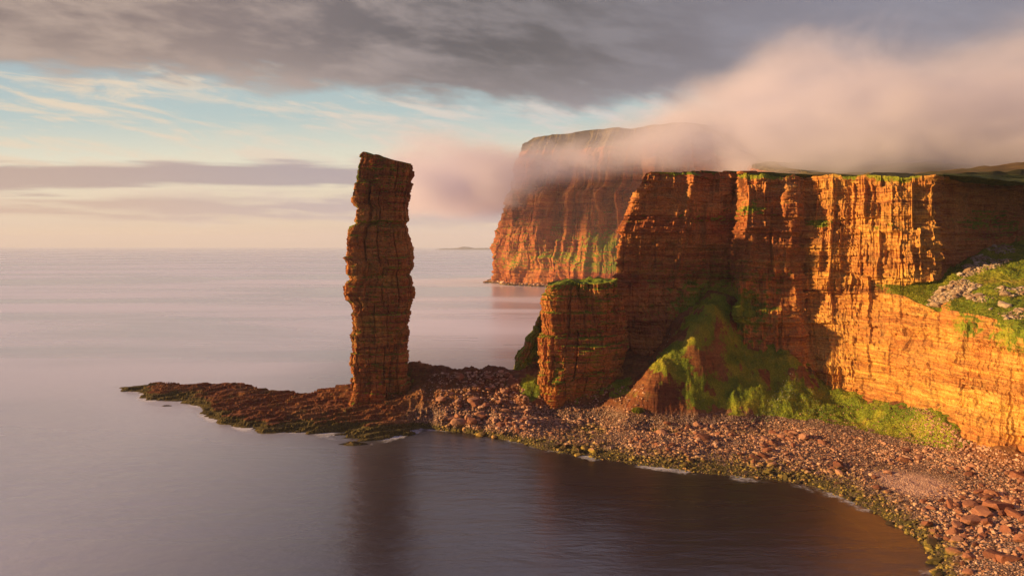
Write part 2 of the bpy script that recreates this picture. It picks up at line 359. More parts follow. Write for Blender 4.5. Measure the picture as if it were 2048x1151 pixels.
C((1876, 346, 404), (1876, 435, 402), (1876, 560, 400), (1880, 625, 368), (1880, 725, 356), (1880, 832, 340))
C((1905, 347, 424), (1905, 430, 420), (1905, 530, 412), (1915, 622, 352), (1915, 735, 342), (1915, 855, 326))
C((1965, 349, 446), (1965, 420, 442), (1960, 500, 430), (1965, 628, 338), (1965, 752, 328), (1965, 880, 311))
C((2050, 352, 468), (2050, 410, 462), (2050, 478, 445), (2050, 652, 316), (2050, 785, 306), (2050, 908, 294))
C((2200, 352, 480), (2200, 410, 474), (2200, 478, 455), (2200, 690, 272), (2200, 830, 262), (2200, 985, 250))
C((2420, 352, 470), (2420, 410, 462), (2420, 478, 440), (2420, 740, 232), (2420, 900, 222), (2420, 1090, 210))
B = resample(cols, 1150, 470, (4, 4))
NRM = normals(B); 
if NRM[500, 200, 1] > 0: NRM = -NRM
a = arc(B) + 0*B[:, :, 0]; Zc = B[:, :, 2]
steep = sst(np.linalg.norm(NRM[:, :, :2], axis=2), 0.35, 0.9)
ui = toimg(B[:, :, 0], np.maximum(B[:, :, 1], 50), Zc)[0]
bk = np.interp(ui, [1290, 1470, 1490, 1600, 1900, 1960, 2060], [1.9, 2.1, 3.8, 4.4, 4.8, 2.4, 4.0])
bk = np.where(Zc < 66, np.minimum(bk, np.interp(ui, [1290, 1600, 1640, 1900, 2050], [1.9, 2.6, 1.3, 1.8, 4.0])), bk)
bl = np.where(ui > 1620, np.interp(Zc, [58, 70], [0.45, 0.8]), 0.9)
d = rockdisp(a, Zc, seed=11, butt=bk, dip=0.0, blk=bl)
nh = NRM.copy(); nh[:, :, 2] *= 0.15; nh /= np.maximum(np.linalg.norm(nh, axis=2, keepdims=True), 1e-6)
slopen = 1.3*fbm(B[:, :, 0]/14, B[:, :, 1]/14, o=5, seed=31)
# fade at the rim so that plateau and face share one edge
t = np.linspace(0, 1, B.shape[1])[None, :]
fadr = sst(t, 0.0, 0.02)*0.8+0.2
V = B + nh*(d*steep*fadr)[:, :, None]; V[:, :, 2] += slopen*(1-steep) + 0.25*(1-steep)*fbm(B[:, :, 0]/1.5, B[:, :, 1]/1.5, o=2, seed=5)
V[:, :, 2] += (1.2*fbm(a/22, o=4, seed=41) + 0.3 + 1.6*(hsh(a/8+.3*vn(a/5), 0, 44)-.5) + .8*(hsh(a/2.7, 0, 45)-.5))*np.exp(-t*40)
RIM = V[:, 0].copy(); HV3 = V
n2 = normals(V); n2 = n2*np.sign((n2*NRM).sum(2, keepdims=True)+1e-9)
up = np.abs(n2[:, :, 2])
HUP = up
g = sst(up, 0.35, 0.75)*np.interp(Zc, [60, 75], [0.12, 0.42]) + (1-steep)*0.75
g = g + blobs(V[:, :, 0], V[:, :, 1], V[:, :, 2], [
    (1500, 418, 430, 40, 14, .6), (1640, 448, 430, 22, 10, .7), (1780, 450, 410, 60, 7, .35), (1420, 430, 436, 90, 12, .42),
    (1440, 620, 430, 130, 70, .75), (1300, 620, 430, 60, 60, .42), (1930, 650, 345, 60, 45, .55), (2040, 670, 320, 60, 60, .7),
    (1960, 440, 440, 90, 30, .4), (1500, 690, 415, 60, 30, .45), (1340, 345, 441, 60, 8, .5), (1560, 350, 438, 60, 7, .6), (1250, 360, 440, 50, 8, .3)])
g = np.maximum(g, 0.9*np.exp(-t*55)*(0.75+0.5*fbm(a/14, o=3, seed=43)))
zero = np.zeros_like(g); HG = g
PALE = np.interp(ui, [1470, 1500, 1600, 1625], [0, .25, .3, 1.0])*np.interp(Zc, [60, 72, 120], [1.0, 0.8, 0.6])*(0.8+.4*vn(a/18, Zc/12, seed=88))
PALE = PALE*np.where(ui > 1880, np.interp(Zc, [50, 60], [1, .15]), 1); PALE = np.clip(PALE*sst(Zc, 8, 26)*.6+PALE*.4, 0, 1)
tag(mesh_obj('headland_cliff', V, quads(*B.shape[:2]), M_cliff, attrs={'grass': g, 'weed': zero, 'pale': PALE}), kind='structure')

# ------------------------------------------------------------------ far cliffs
fc = []
def FC(*pts, foot=None):
    r = [P(*p) for p in pts]; r.append((r[-1][0], r[-1][1], -6)); fc.append(r)
FC((1110, 274, 2300), (1095, 340, 2290), (1080, 400, 2270), (1060, 460, 2260), (1050, 505, 2250), (1050, 555, 2240))
FC((1066, 276, 1990), (1042, 340, 1980), (1030, 395, 1972), (1008, 455, 1966), (995, 500, 1962), (995, 562, 1955))
FC((1075, 274, 1950), (1046, 330, 1940), (1040, 390, 1930), (1022, 455, 1915), (1012, 505, 1905), (1010, 563, 1895))
FC((1110, 268, 1925), (1085, 330, 1918), (1075, 390, 1900), (1060, 455, 1885), (1050, 505, 1870), (1050, 567, 1850))
FC((1160, 262, 1905), (1130, 330, 1895), (1120, 390, 1880), (1105, 455, 1850), (1100, 505, 1820), (1095, 573, 1775))
FC((1220, 255, 1880), (1180, 330, 1880), (1175, 400, 1870), (1170, 460, 1830), (1165, 515, 1770), (1155, 578, 1700))
FC((1280, 250, 1860), (1250, 330, 1860), (1245, 400, 1850), (1240, 470, 1790), (1235, 520, 1720), (1230, 580, 1640))
FC((1400, 243, 1780), (1380, 330, 1780), (1380, 400, 1770), (1370, 470, 1730), (1370, 520, 1660), (1370, 590, 1560))
FC((1500, 312, 1600), (1490, 340, 1600), (1490, 400, 1590), (1490, 470, 1560), (1490, 530, 1500), (1490, 600, 1400))
FC((1600, 343, 1350), (1600, 360, 1350), (1600, 410, 1345), (1600, 470, 1330), (1600, 530, 1290), (1600, 610, 1230))
FC((1690, 349, 1200), (1690, 365, 1195), (1690, 410, 1190), (1690, 470, 1180), (1690, 540, 1150), (1690, 630, 1080))
FC((1782, 350, 950), (1782, 368, 945), (1782, 410, 940), (1782, 470, 930), (1782, 560, 910), (1782, 660, 880))
fc.append([(300, 700, 152)] + [(295, 705, z) for z in (120, 90, 60, 35, 8, -6)])
B = resample(fc, 900, 330, (3, 3)); NRM = normals(B)
if NRM[300, 150, 0] > 0: NRM = -NRM
a = arc(B) + 0*B[:, :, 0]; Zc = B[:, :, 2]
steep = sst(np.linalg.norm(NRM[:, :, :2], axis=2), 0.3, 0.85)
low = sst(Zc, 130, 30)
d = rockdisp(a*0.42, Zc*0.42, seed=71, butt=5.5, fine=False)*2.3
d += 30*ridge(a/85+0.15*vn(Zc/40, seed=2), Zc/400, o=3, seed=77)*(0.6+0.4*sst(Zc, 30, 220)) - 6
d += 14*low*ridge(a/55, Zc/90, o=2, seed=79)
nh = NRM.copy(); nh[:, :, 2] *= 0.1; nh /= np.maximum(np.linalg.norm(nh, axis=2, keepdims=True), 1e-6)
t = np.linspace(0, 1, B.shape[1])[None, :]
V = B + nh*(d*steep*(sst(t, 0, .05)*.8+.2)*sst(a, 0, 60)[:, :])[:, :, None]
V[:, :, 2] += 3*fbm(a/60, o=4, seed=4)*np.exp(-t*20)
FRIM = V[:, 0].copy(); FV = V
n2 = normals(V); up = np.abs(n2[:, :, 2])
g = sst(up, 0.35, 0.65)*0.55*sst(Zc, 10, 45)*(1-.6*sst(Zc, 150, 220)) + sst(t, .05, .02)*0.6 + 0.12*low*sst(a, 180, 420)*sst(Zc, 15, 40)
tag(mesh_obj('far_cliff', V, quads(*B.shape[:2]), M_far, attrs={'grass': g, 'weed': 0*g+sst(t, .13, .07)*.95}), kind='structure')  # crest painted dark olive through the weed mask: turf plus its shade
# rubble at its foot and low skerries
# ------------------------------------------------------------------ moor and plateau (one sheet behind both rims)
bd = np.concatenate([FRIM[::3], RIM[4::3]], 0); nb = len(bd)
s = np.linspace(0, 1, nb)
nf = len(FRIM[::3])
Mx = np.interp(np.arange(nb), [0, nf*0.5, nf, nf+60, nb-1], [900, 1900, 2300, 2000, 1500])
My = np.interp(np.arange(nb), [0, nf*0.5, nf, nf+60, nb-1], [3600, 2900, 1500, 1100, 700])
tt = np.linspace(0, 1, 260)**2
G = bd[:, None, :].repeat(260, 1)
G[:, :, 0] += (Mx[:, None]-bd[:, None, 0])*tt; G[:, :, 1] += (My[:, None]-bd[:, None, 1])*tt
dist = np.hypot(G[:, :, 0]-bd[:, None, 0], G[:, :, 1]-bd[:, None, 1])
lvl = np.where(np.arange(nb) < nf, 60, 200)[:, None]; lvl = np.where(np.arange(nb)[:, None] < nf-40, 60, lvl)
G[:, :, 2] += 0.105*np.maximum(dist-lvl, 0)*np.exp(-dist/4000) - (np.arange(nb)[:, None] >= nf)*1.5*sst(dist, 1, 60) + sst(dist, 0, 30)*(1.2*fbm(G[:, :, 0]/25, G[:, :, 1]/25, o=4, seed=8)) + sst(dist, 60, 400)*9*fbm(G[:, :, 0]/180, G[:, :, 1]/180, o=4, seed=9)
gm_ = bpy.data.materials.new('moor_heath'); gm_.use_nodes = True; N = NT(gm_.node_tree)
pos = N.new('ShaderNodeNewGeometry').outputs['Position']; px, py, pz = N.sep(pos)
n1 = N.noise(N.comb(N.m('MULTIPLY', px, 0.004), N.m('MULTIPLY', py, 0.012), N.m('MULTIPLY', pz, 0.03)), 1.0, 7, 0.62)
c = N.ramp(n1, [(0.3, (0.035, 0.045, 0.014)), (0.45, (0.10, 0.085, 0.028)), (0.56, (0.14, 0.09, 0.035)), (0.7, (0.19, 0.13, 0.05))])
near = N.smooth(py, 520, 640)
c = N.mix(near, N.ramp(N.noise(pos, 0.4, 5, 0.7), [(0.3, (0.03, 0.05, 0.012)), (0.7, (0.13, 0.14, 0.03))]), c)
bs = N.new('ShaderNodeBsdfPrincipled'); N.put(bs.inputs['Base Color'], c); bs.inputs['Roughness'].default_value = 0.95; bs.inputs['Specular IOR Level'].default_value = 0.05
o = N.new('ShaderNodeOutputMaterial'); N.l.new(bs.outputs[0], o.inputs[0])
tag(mesh_obj('moorland_hills', G, quads(nb, 260), gm_, smooth=True), kind='structure')

# ------------------------------------------------------------------ shore terrain: spit, saddle, mound, apron, beach
pts = []
def T(*a): pts.append(a)
def TD(u, v, D): T(*P(u, v, D))
def TZ(u, v, z): T(*PZ(u, v, z))
# waterline of the bay
for u, v in ((840, 856), (900, 862), (960, 868), (1020, 880), (1080, 897), (1140, 906), (1200, 916), (1300, 932), (1400, 945), (1500, 955), (1600, 966), (1660, 985), (1720, 1010), (1790, 1050), (1850, 1095), (1870, 1151), (1880, 1230), (1900, 1350)): TZ(u, v, 0)
for u, v in ((900, 900), (1080, 950), (1300, 990), (1600, 1040), (1720, 1100), (1780, 1180), (1780, 1350), (1400, 1150), (1000, 1000)): TZ(u, v, -7)
# head of the beach
for u, v, z in ((1090, 838, 5), (1200, 832, 5), (1300, 842, 5.5), (1400, 848, 5), (1520, 846, 5), (1650, 862, 6), (1760, 884, 6), (1860, 912, 6), (1950, 940, 6.5), (2048, 950, 8), (2150, 1000, 9), (2150, 1200, 8), (2048, 1100, 6),
                (1960, 1050, 4), (1960, 1151, 4), (2030, 1300, 6), (1250, 880, 3), (1450, 895, 3), (1650, 920, 3.2), (1820, 980, 3.5), (1100, 870, 2.5), (1340, 868, 4.2), (1420, 872, 4.2), (1500, 872, 4.2), (1280, 862, 4.2), (1380, 915, 2.0), (1480, 925, 2.0), (1250, 845, 5)): TZ(u, v, z)
# grass apron under the lit wall
for p in ((1540, 780, 396), (1600, 770, 398), (1640, 770, 400), (1640, 820, 380), (1720, 792, 388), (1720, 835, 371), (1800, 810, 364), (1800, 855, 349), (1880, 838, 338), (1880, 875, 325), (1960, 885, 310), (2050, 912, 292)): TD(*p)
for q in ((1640, 750, 430), (1760, 760, 410), (1850, 780, 385), (1960, 800, 345), (2060, 840, 330), (2200, 950, 270)): TD(*q)
# mound
for p in ((1455, 604, 430), (1430, 632, 414), (1385, 690, 400), (1395, 665, 405), (1365, 710, 399), (1335, 745, 393), (1308, 775, 388), (1295, 815, 384),
          (1480, 650, 424), (1470, 700, 412), (1520, 700, 412), (1580, 720, 406), (1440, 760, 396), (1520, 760, 397), (1400, 790, 389), (1480, 800, 388), (1350, 800, 386), (1560, 800, 390),
          (1320, 690, 428), (1290, 720, 420), (1268, 745, 414), (1255, 770, 406), (1245, 790, 400), (1350, 630, 434), (1500, 600, 437), (1400, 608, 436), (1480, 622, 430), (1350, 690, 412)): TD(*p)
# slope left of the mound, gully behind the tower
for p in ((1150, 826, 397), (1100, 828, 397), (1200, 815, 399), (1262, 760, 412), (1250, 800, 398), (1150, 700, 430), (1210, 690, 430)): TD(*p)
# foot of the green crag left of the tower
for p in ((1030, 738, 430), (1060, 735, 428), (1090, 730, 430), (1070, 770, 412), (1035, 775, 412), (1120, 720, 436)): TD(*p)
# saddle ridge
for u, v in ((800, 752), (820, 732), (850, 736), (900, 739), (950, 739), (1000, 738)): TD(u, v, 432)
for u, z in ((800, 4), (900, 3), (1000, 3), (1080, 4)): T((u-1024)/F*458, 458, z)
for u, v, z in ((840, 800, 11), (900, 800, 11), (960, 800, 11), (1020, 800, 11), (880, 840, 3.5), (960, 845, 4), (1040, 850, 5), (850, 830, 5)): TZ(u, v, z)
# plinth of the stack and the spit
for u, v, z in ((704, 768, 15), (760, 772, 15), (815, 765, 16), (700, 800, 9), (760, 805, 9), (820, 815, 8), (650, 782, 8.5), (600, 790, 6), (540, 783, 5.5), (480, 770, 6.5), (420, 770, 6), (345, 770, 4.5), (300, 774, 3), (258, 779, 1),
                (640, 825, 5), (560, 820, 4.5), (500, 808, 4.5), (430, 795, 4), (380, 792, 3), (720, 840, 4), (790, 850, 3.5), (600, 850, 2), (520, 843, 2)): TZ(u, v, z)
for u, v in ((238, 780), (280, 795), (345, 803), (400, 813), (402, 826), (440, 848), (530, 866), (620, 869), (690, 876), (770, 879), (828, 868)): TZ(u, v, 0)
for u, v in ((200, 782), (260, 815), (370, 850), (420, 880), (560, 905), (700, 940), (850, 900)): TZ(u, v, -7)
for u, y in ((245, 510), (350, 512), (450, 508), (550, 485), (620, 478), (700, 470), (780, 462)): T((u-1024)/F*y, y, -2)
for u, y in ((150, 520), (350, 545), (550, 530), (700, 510), (900, 500), (1050, 500), (1150, 520)): T((u-1024)/F*y, y, -9)
pts = np.array(pts)
XY = pts[:, :2]/100.0
def tps(r2): return 0.5*r2*np.log(r2+1e-12)
r2 = ((XY[:, None]-XY[None])**2).sum(2); K = tps(r2)+np.eye(len(XY))*0.0002
Pm = np.c_[np.ones(len(XY)), XY]; Am = np.block([[K, Pm], [Pm.T, np.zeros((3, 3))]])
wts = np.linalg.solve(Am, np.r_[pts[:, 2], 0, 0, 0])
def tz(X, Y):
    x = np.asarray(X).ravel()/100; y = np.asarray(Y).ravel()/100; r = np.empty(len(x))
    for i in range(0, len(x), 40000):
        q = (x[i:i+40000, None]-XY[None, :, 0])**2 + (y[i:i+40000, None]-XY[None, :, 1])**2
        r[i:i+40000] = tps(q)@wts[:-3] + wts[-3] + wts[-2]*x[i:i+40000] + wts[-1]*y[i:i+40000]
    return r.reshape(np.shape(X))
# coarse evaluation, then bilinear lookup
gx = np.arange(-285, 262, 1.5); gy = np.arange(175, 560, 1.5)
GX, GY = np.meshgrid(gx, gy, indexing='ij'); GZ = np.clip(tz(GX, GY), -12, 75)
def tlook(X, Y):
    fx = np.clip((X-gx[0])/1.5, 0, len(gx)-1.001); fy = np.clip((Y-gy[0])/1.5, 0, len(gy)-1.001)
    i = fx.astype(int); j = fy.astype(int); a, b = fx-i, fy-j
    return GZ[i, j]*(1-a)*(1-b)+GZ[i+1, j]*a*(1-b)+GZ[i, j+1]*(1-a)*b+GZ[i+1, j+1]*a*b
def region(X, Y, z):
    spit = sst(X, -38, -62)                       # bare bedded rock
    sad = sst(X, -60, -45)*sst(X, 22, 5)          # bouldery saddle
    gx_, gy_ = np.gradient(z); return spit, sad
def terrain(X, Y):
    z = tlook(X, Y)
    spit = sst(X, -36, -62); above = sst(z, -2.5, 1.5)
    sad = sst(X, -62, -45)*sst(X, 4, -8)
    high = sst(z, 5, 10)*(1-spit)
    # bedded slabs: ledges that run obliquely and break off in steps
    al = X*0.86+Y*0.5; ac = -X*0.5+Y*0.86
    slab = 2.1*ridge(al/38, ac/6.5+0.5*vn(X/25, Y/25, seed=6), o=4, seed=51, g=0.55)-0.6
    z = z + spit*above*slab*0.75 + sad*above*(1.25*ridge(X/6, Y/6, o=5, seed=52, g=.6)+0.2)
    w_ = z + 0.16*ac + 0.5*fbm(X/10, Y/10, o=3, seed=15)
    for T_, am in ((1.9, .75), (0.8, .6)):
        q = w_/T_+1.5*hsh(al/(T_*9)+0.3*vn(ac/5, al/9, seed=2), 0, 3); fr_ = q-np.floor(q); z = z + spit*above*am*T_*(sst(fr_, .72, .95)-fr_)
    z = z + high*(1-sad)*(1.9*fbm(X/13, Y/13, o=5, seed=53) + 0.4*ridge(X/5, Y/5, o=3, seed=58) + 2.2*sst(z, 12, 30)*ridge(X/17, Y/17, o=2, seed=57)*sst(X, 40, 60)) + (1-spit)*(1-high)*above*0.25*fbm(X/3, Y/3, o=3, seed=54)
    return z
nx, ny = 960, 620
xs = np.linspace(-275, 255, nx); ys = 190+360*np.linspace(0, 1, ny)**1.0
X, Y = np.meshgrid(xs, ys, indexing='ij'); Z = terrain(X, Y)
V = np.stack([X, Y, Z], -1)
n2 = normals(V); up = np.abs(n2[:, :, 2])
spit = sst(X, -36, -62)
gb = blobs(X, Y, Z, [(1400, 665, 405, 50, 60, 1.15), (1350, 730, 395, 55, 55, 1.15), (1435, 620, 420, 50, 50, 1.1), (1520, 750, 402, 90, 45, .95), (1460, 720, 405, 60, 50, .9), (1600, 780, 396, 90, 45, .9),
     (1410, 770, 393, 70, 50, 1.1), (1500, 790, 392, 120, 50, 1.1), (1560, 720, 405, 90, 40, 1.0), (1470, 680, 412, 60, 60, 1.1), (1720, 830, 372, 90, 28, 1.0), (1820, 850, 350, 100, 50, 1.3), (1660, 810, 384, 80, 60, 1.3), (1740, 840, 362, 90, 50, 1.3), (1590, 820, 388, 60, 40, 1.2), (1890, 885, 325, 50, 26, .7), (1150, 770, 408, 60, 40, .8), (1900, 880, 325, 50, 22, .7), (1210, 765, 408, 60, 28, 1.0), (1290, 790, 392, 40, 30, .5), (1055, 690, 430, 40, 50, .7), (1060, 775, 410, 26, 32, .9), (1980, 900, 305, 40, 18, .4),
     (820, 755, 428, 26, 24, .65), (1020, 770, 415, 30, 26, .4)])
gb = gb - 0.45*sst(vn(X/7, Y/7, Z/9, seed=66)+.4*vn(X/2.5, Y/2.5, seed=67), .25, .7)*(X > 15)
g = gb*(0.58+0.56*sst(up, 0.35, 0.72)) - 0.9*sst(Z, 9.0, 6.0)*(spit < .5)
weed = sst(Z, 4.2, 1.2)*0.8*(0.7+0.3*spit) + spit*(0.28+0.25*vn(X/14, Y/9, seed=61))
g = g + spit*0.30*sst(vn(X/12, Y/8, seed=62), 0.0, 0.6)
keep = Z > -3.5
SHV = V; SHG = g
v_, q_, at_ = compact(V.reshape(-1, 3), quads(nx, ny, keep=keep), {'grass': g, 'weed': weed, 'beach': (1-spit)*sst(Z, 11, 7), 'sand': blobs(X, Y, Z, [(1830, 962, 288, 75, 26, 1.0), (1770, 948, 300, 40, 14, .8)])})
tag(mesh_obj('rocky_shore', v_, q_, M_shore, attrs=at_), kind='structure')

# ------------------------------------------------------------------ pillars (sea stack, tower beside the headland)
def pillar(name, L, R, cD, hy, mat, seed, butt, topn, zb, skew=0.0, nseg=520, k=1.0, grass_fn=None, rot=0.0, notches=()):
    """L, R: silhouette (u, v) from top to foot at depth cD"""
    zl = np.array([P(u, v, cD)[2] for u, v in L]); xl = np.array([P(u, v, cD)[0] for u, v in L])
    zr = np.array([P(u, v, cD)[2] for u, v in R]); xr = np.array([P(u, v, cD)[0] for u, v in R])
    th = np.linspace(0, 2*math.pi, nseg, endpoint=False)
    n = 3.6; ct, s_ = np.cos(th), np.sin(th); rr = (np.abs(ct)**n+np.abs(s_)**n)**(-1/n)
    ex, ey = rr*ct, rr*s_
    zt = max(zl[0], zr[0]); nz = int((zt-zb)/0.33)
    tv = np.linspace(0, 1, nz)
    ztop = np.interp(ex, [-1, 1], [zl[0], zr[0]]) + 0.8*vn(ex*3, ey*3, seed=seed)
    Zg = ztop[:, None]*(1-tv)+zb*tv
    xL = np.interp(-Zg, -zl, xl); xR = np.interp(-Zg, -zr, xr)
    cx = (xL+xR)/2; hx = (xR-xL)/2
    hyy = hy*(0.92+0.10*vn(Zg/30, seed=seed+3))
    Bx = cx+hx*ex[:, None]; By = cD+skew*0+hyy*ey[:, None]+0.25*ex[:, None]*hx*rot
    B = np.stack([Bx, By, Zg], -1)
    per = np.r_[0, np.cumsum(np.hypot(np.diff(ex*17), np.diff(ey*hy)))][:, None]
    per = per + 0*Zg
    # blend the seam of the perimeter coordinate at the back
    nr = np.stack([ex/17, ey/hy, 0*ex], -1); nr /= np.linalg.norm(nr, axis=1, keepdims=True)
    d = rockdisp(per, Zg, seed=seed, butt=butt*(1+1.3*sst(Zg, 96, 112)), k=k, blk=0.95)
    d -= d.mean()
    for zc_, dp, w_ in notches:
        d -= dp*np.exp(-((Zg-zc_+0.5*vn(per/9, seed=5))/w_)**2)*(0.6+0.4*vn(per/7, seed=zc_))
    d *= sst(np.minimum(th, 2*math.pi-th), 0, 0.02)[:, None]*0+1
    side = np.abs(ex)[:, None]**6
    d = d*(1-0.2*side)
    V = B+nr[:, None, :]*d[:, :, None]
    ztops = V[:, 0].copy()
    # cap rings
    rings = []
    c0 = ztops.mean(0)
    for f in np.linspace(0.96, 0.0, 16):
        r = c0+(ztops-c0)*f; r[:, 2] += 0.9*fbm(r[:, 0]/5, r[:, 1]/5, o=3, seed=seed+8)*(1-f*0.5)*topn + topn*0.8*(1-f*f); rings.append(r)
    V = np.concatenate([np.stack(rings[::-1], 1), V], 1)
    nr_ = normals(V, True); up = np.abs(nr_[:, :, 2])
    g = sst(up, 0.4, 0.8)*0.65
    g[:, :16] = 0.85
    if grass_fn is not None: g = g+grass_fn(V)
    return V, quads(nseg, V.shape[1], wrap=True), g
stL = [(726, 308), (721, 325), (712, 360), (707, 385), (705, 406), (716, 418), (712, 438), (697, 463), (692, 479), (693, 515), (699, 528), (696, 550), (703, 556), (693, 566), (694, 596), (703, 607), (708, 655), (709, 687), (708, 750), (703, 770), (695, 800)]
stR = [(829, 328), (827, 357), (821, 384), (816, 411), (818, 443), (814, 449), (821, 479), (827, 506), (829, 533), (823, 549), (827, 560), (827, 596), (818, 628), (818, 664), (818, 687), (814, 732), (816, 760), (822, 800)]
stL = [(u+6, v) for u, v in stL]; stR = [(u-5, v) for u, v in stR]
def gst(V): return 0.55*sst(V[:, :, 2], 112, 134)*(0.6+0.5*vn(V[:, :, 0]/5, V[:, :, 2]/9, seed=3)) + blobs(V[:, :, 0], V[:, :, 1], V[:, :, 2], [(705, 455, 418, 22, 22, .6), (715, 360, 418, 16, 40, .35)])
V, Q, g = pillar('sea_stack', stL, stR, 421, 9.5, M_stack, 103, 0.9, 0.2, 3, grass_fn=gst, rot=1.5, k=0.85, notches=((74, 1.7, .7), (101, 1.6, .8), (84, .9, .5), (45, 1.0, .5), (60, .7, .4), (117, .9, .5)))
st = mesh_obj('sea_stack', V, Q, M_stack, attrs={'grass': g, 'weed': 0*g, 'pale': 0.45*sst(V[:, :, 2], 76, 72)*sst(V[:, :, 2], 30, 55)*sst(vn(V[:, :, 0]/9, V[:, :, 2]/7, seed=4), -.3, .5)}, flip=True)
tag(st, 'tall leaning sandstone sea stack standing alone on the rocky spit', 'sea stack')
twL = [(1096, 566), (1089, 580), (1087, 620), (1085, 700), (1080, 760), (1080, 800), (1078, 850)]
twR = [(1234, 560), (1244, 600), (1254, 660), (1254, 700), (1240, 760), (1225, 800), (1205, 850)]
def gtw(V): return 0.5*sst(V[:, :, 2], 62, 70) + blobs(V[:, :, 0], V[:, :, 1], V[:, :, 2], [(1115, 740, 405, 16, 50, .5), (1190, 700, 405, 20, 60, .45)])
V, Q, g = pillar('rock_tower', twL, twR, 414, 13, M_cliff, 207, 4.2, 1.6, -3, grass_fn=gtw, rot=.9)
tw = mesh_obj('rock_tower', V, Q, M_stack, attrs={'grass': g, 'weed': 0*g}, flip=True)
tag(tw, 'squat flat topped rock tower beside the headland above the beach', 'rock tower')

crL = [(1078, 630), (1070, 645), (1068, 662), (1056, 672), (1052, 688), (1040, 700), (1031, 714), (1036, 724), (1028, 738), (1026, 760), (1020, 800)]
crR = [(1100, 632), (1104, 660), (1108, 700), (1110, 740), (1112, 800)]
def gcr(V): return 0.62*sst(V[:, :, 2], 14, 22)*(0.8+.5*vn(V[:, :, 0]/3, V[:, :, 2]/4, seed=9))
V, Q, g = pillar('rock_crag', crL, crR, 434, 10, M_cliff, 311, 1.2, 1.0, -3, nseg=300, grass_fn=gcr, rot=-.4, k=0.7)
cr = mesh_obj('rock_crag', V, Q, M_stack, attrs={'grass': g, 'weed': 0*g}, flip=True)
tag(cr, 'green stepped crag rising behind the left side of the rock tower', 'crag')

# ------------------------------------------------------------------ sea
ms = bpy.data.materials.new('sea_water'); ms.use_nodes = True; N = NT(ms.node_tree)
pos = N.new('ShaderNodeNewGeometry').outputs['Position']; px, py, pz = N.sep(pos)
big = N.noise(N.comb(N.m('MULTIPLY', px, 0.0010), N.m('MULTIPLY', py, 0.0035), 0.0), 1.0, 5, 0.55, 0.4)
rip = N.noise(N.comb(N.m('MULTIPLY', px, 0.10), N.m('MULTIPLY', py, 0.22), 0.0), 1.0, 5, 0.6, 0.3)
swl = N.noise(N.comb(N.m('MULTIPLY', px, 0.016), N.m('MULTIPLY', py, 0.05), 2.0), 1.0, 3, 0.5)
bs = N.new('ShaderNodeBsdfPrincipled')
opn = N.m('MAXIMUM', N.smooth(N.m('ADD', px, N.m('MULTIPLY', big, 60.0)), 10, -160), N.smooth(py, 430, 900))  # open sea paled: sky reflection and wave mist painted into the base colour
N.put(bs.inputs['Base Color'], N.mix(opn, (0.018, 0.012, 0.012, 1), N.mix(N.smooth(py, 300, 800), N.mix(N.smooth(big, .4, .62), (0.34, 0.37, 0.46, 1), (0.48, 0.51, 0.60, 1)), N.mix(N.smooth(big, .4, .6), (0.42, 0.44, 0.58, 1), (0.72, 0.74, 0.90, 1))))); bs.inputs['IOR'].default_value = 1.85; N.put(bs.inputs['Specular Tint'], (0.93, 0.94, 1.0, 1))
N.put(bs.inputs['Roughness'], N.smooth(big, 0.35, 0.65, 0.20, 0.34))
bp = N.new('ShaderNodeBump'); bp.inputs['Strength'].default_value = 0.5; N.put(bp.inputs['Distance'], N.lin(py, 200, 2500, 0.35, 0.10))
N.put(bp.inputs['Height'], N.m('ADD', N.m('MULTIPLY', rip, 1.8), N.m('MULTIPLY', swl, 3.0))); N.l.new(bp.outputs[0], bs.inputs['Normal'])
o = N.new('ShaderNodeOutputMaterial'); N.l.new(bs.outputs[0], o.inputs[0])
sx = [-50000, -20000, -4000, -800, 0, 800, 4000, 20000, 50000]; sy = [-3000, -300, 300, 1000, 4000, 20000, 55000]
X, Y = np.meshgrid(sx, sy, indexing='ij')
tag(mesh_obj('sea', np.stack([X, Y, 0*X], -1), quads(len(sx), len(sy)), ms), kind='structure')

# ------------------------------------------------------------------ stones
def ico(sub):
    import bmesh
    bm = bmesh.new(); bmesh.ops.create_icosphere(bm, subdivisions=sub, radius=1.0)
    v = np.array([x.co[:] for x in bm.verts]); f = np.array([[q.index for q in x.verts] for x in bm.faces]); bm.free(); return v, f
I1, F1 = ico(1); I2_, F2 = ico(2)
def rock_shape(base, seed, flat=0.6, ang=0.5):
    r = np.random.default_rng(seed); v = base.copy()
    for _ in range(int(5+ang*6)):              # knock facets off a pebble
        n = r.normal(size=3); n /= np.linalg.norm(n); h = r.uniform(0.45, 0.85)
        dd = v@n; k = dd > h; v[k] -= np.outer(dd[k]-h, n)
    v *= np.array([1, r.uniform(.6, .95), flat*r.uniform(.7, 1.1)]); v /= np.abs(v).max(); return v
shapes = [rock_shape(I1, i, 0.65) for i in range(24)]
def stones(name, pos, size, mat, label=None, tilt=0.4, kind='stuff'):
    n = len(pos); Vs, Fs, Ts = [], [], []; off = 0
    for i in range(n):
        v = shapes[rng.integers(24)]*size[i]; c_, s_ = math.cos(rng.uniform(0, 6.28)), math.sin(rng.uniform(0, 6.28))
        a = rng.uniform(0, 6.28); b = rng.normal()*tilt
        Rz = np.array([[math.cos(a), -math.sin(a), 0], [math.sin(a), math.cos(a), 0], [0, 0, 1]]); Rx = np.array([[1, 0, 0], [0, math.cos(b), -math.sin(b)], [0, math.sin(b), math.cos(b)]])
        Vs.append(v@(Rz@Rx).T+pos[i]); Fs.append(F1+off); off += len(v); Ts.append(np.full(len(v), rng.random()))
    o = mesh_obj(name, np.concatenate(Vs), np.concatenate(Fs), mat, attrs={'tone': np.concatenate(Ts)}); tag(o, label, kind=kind); return o
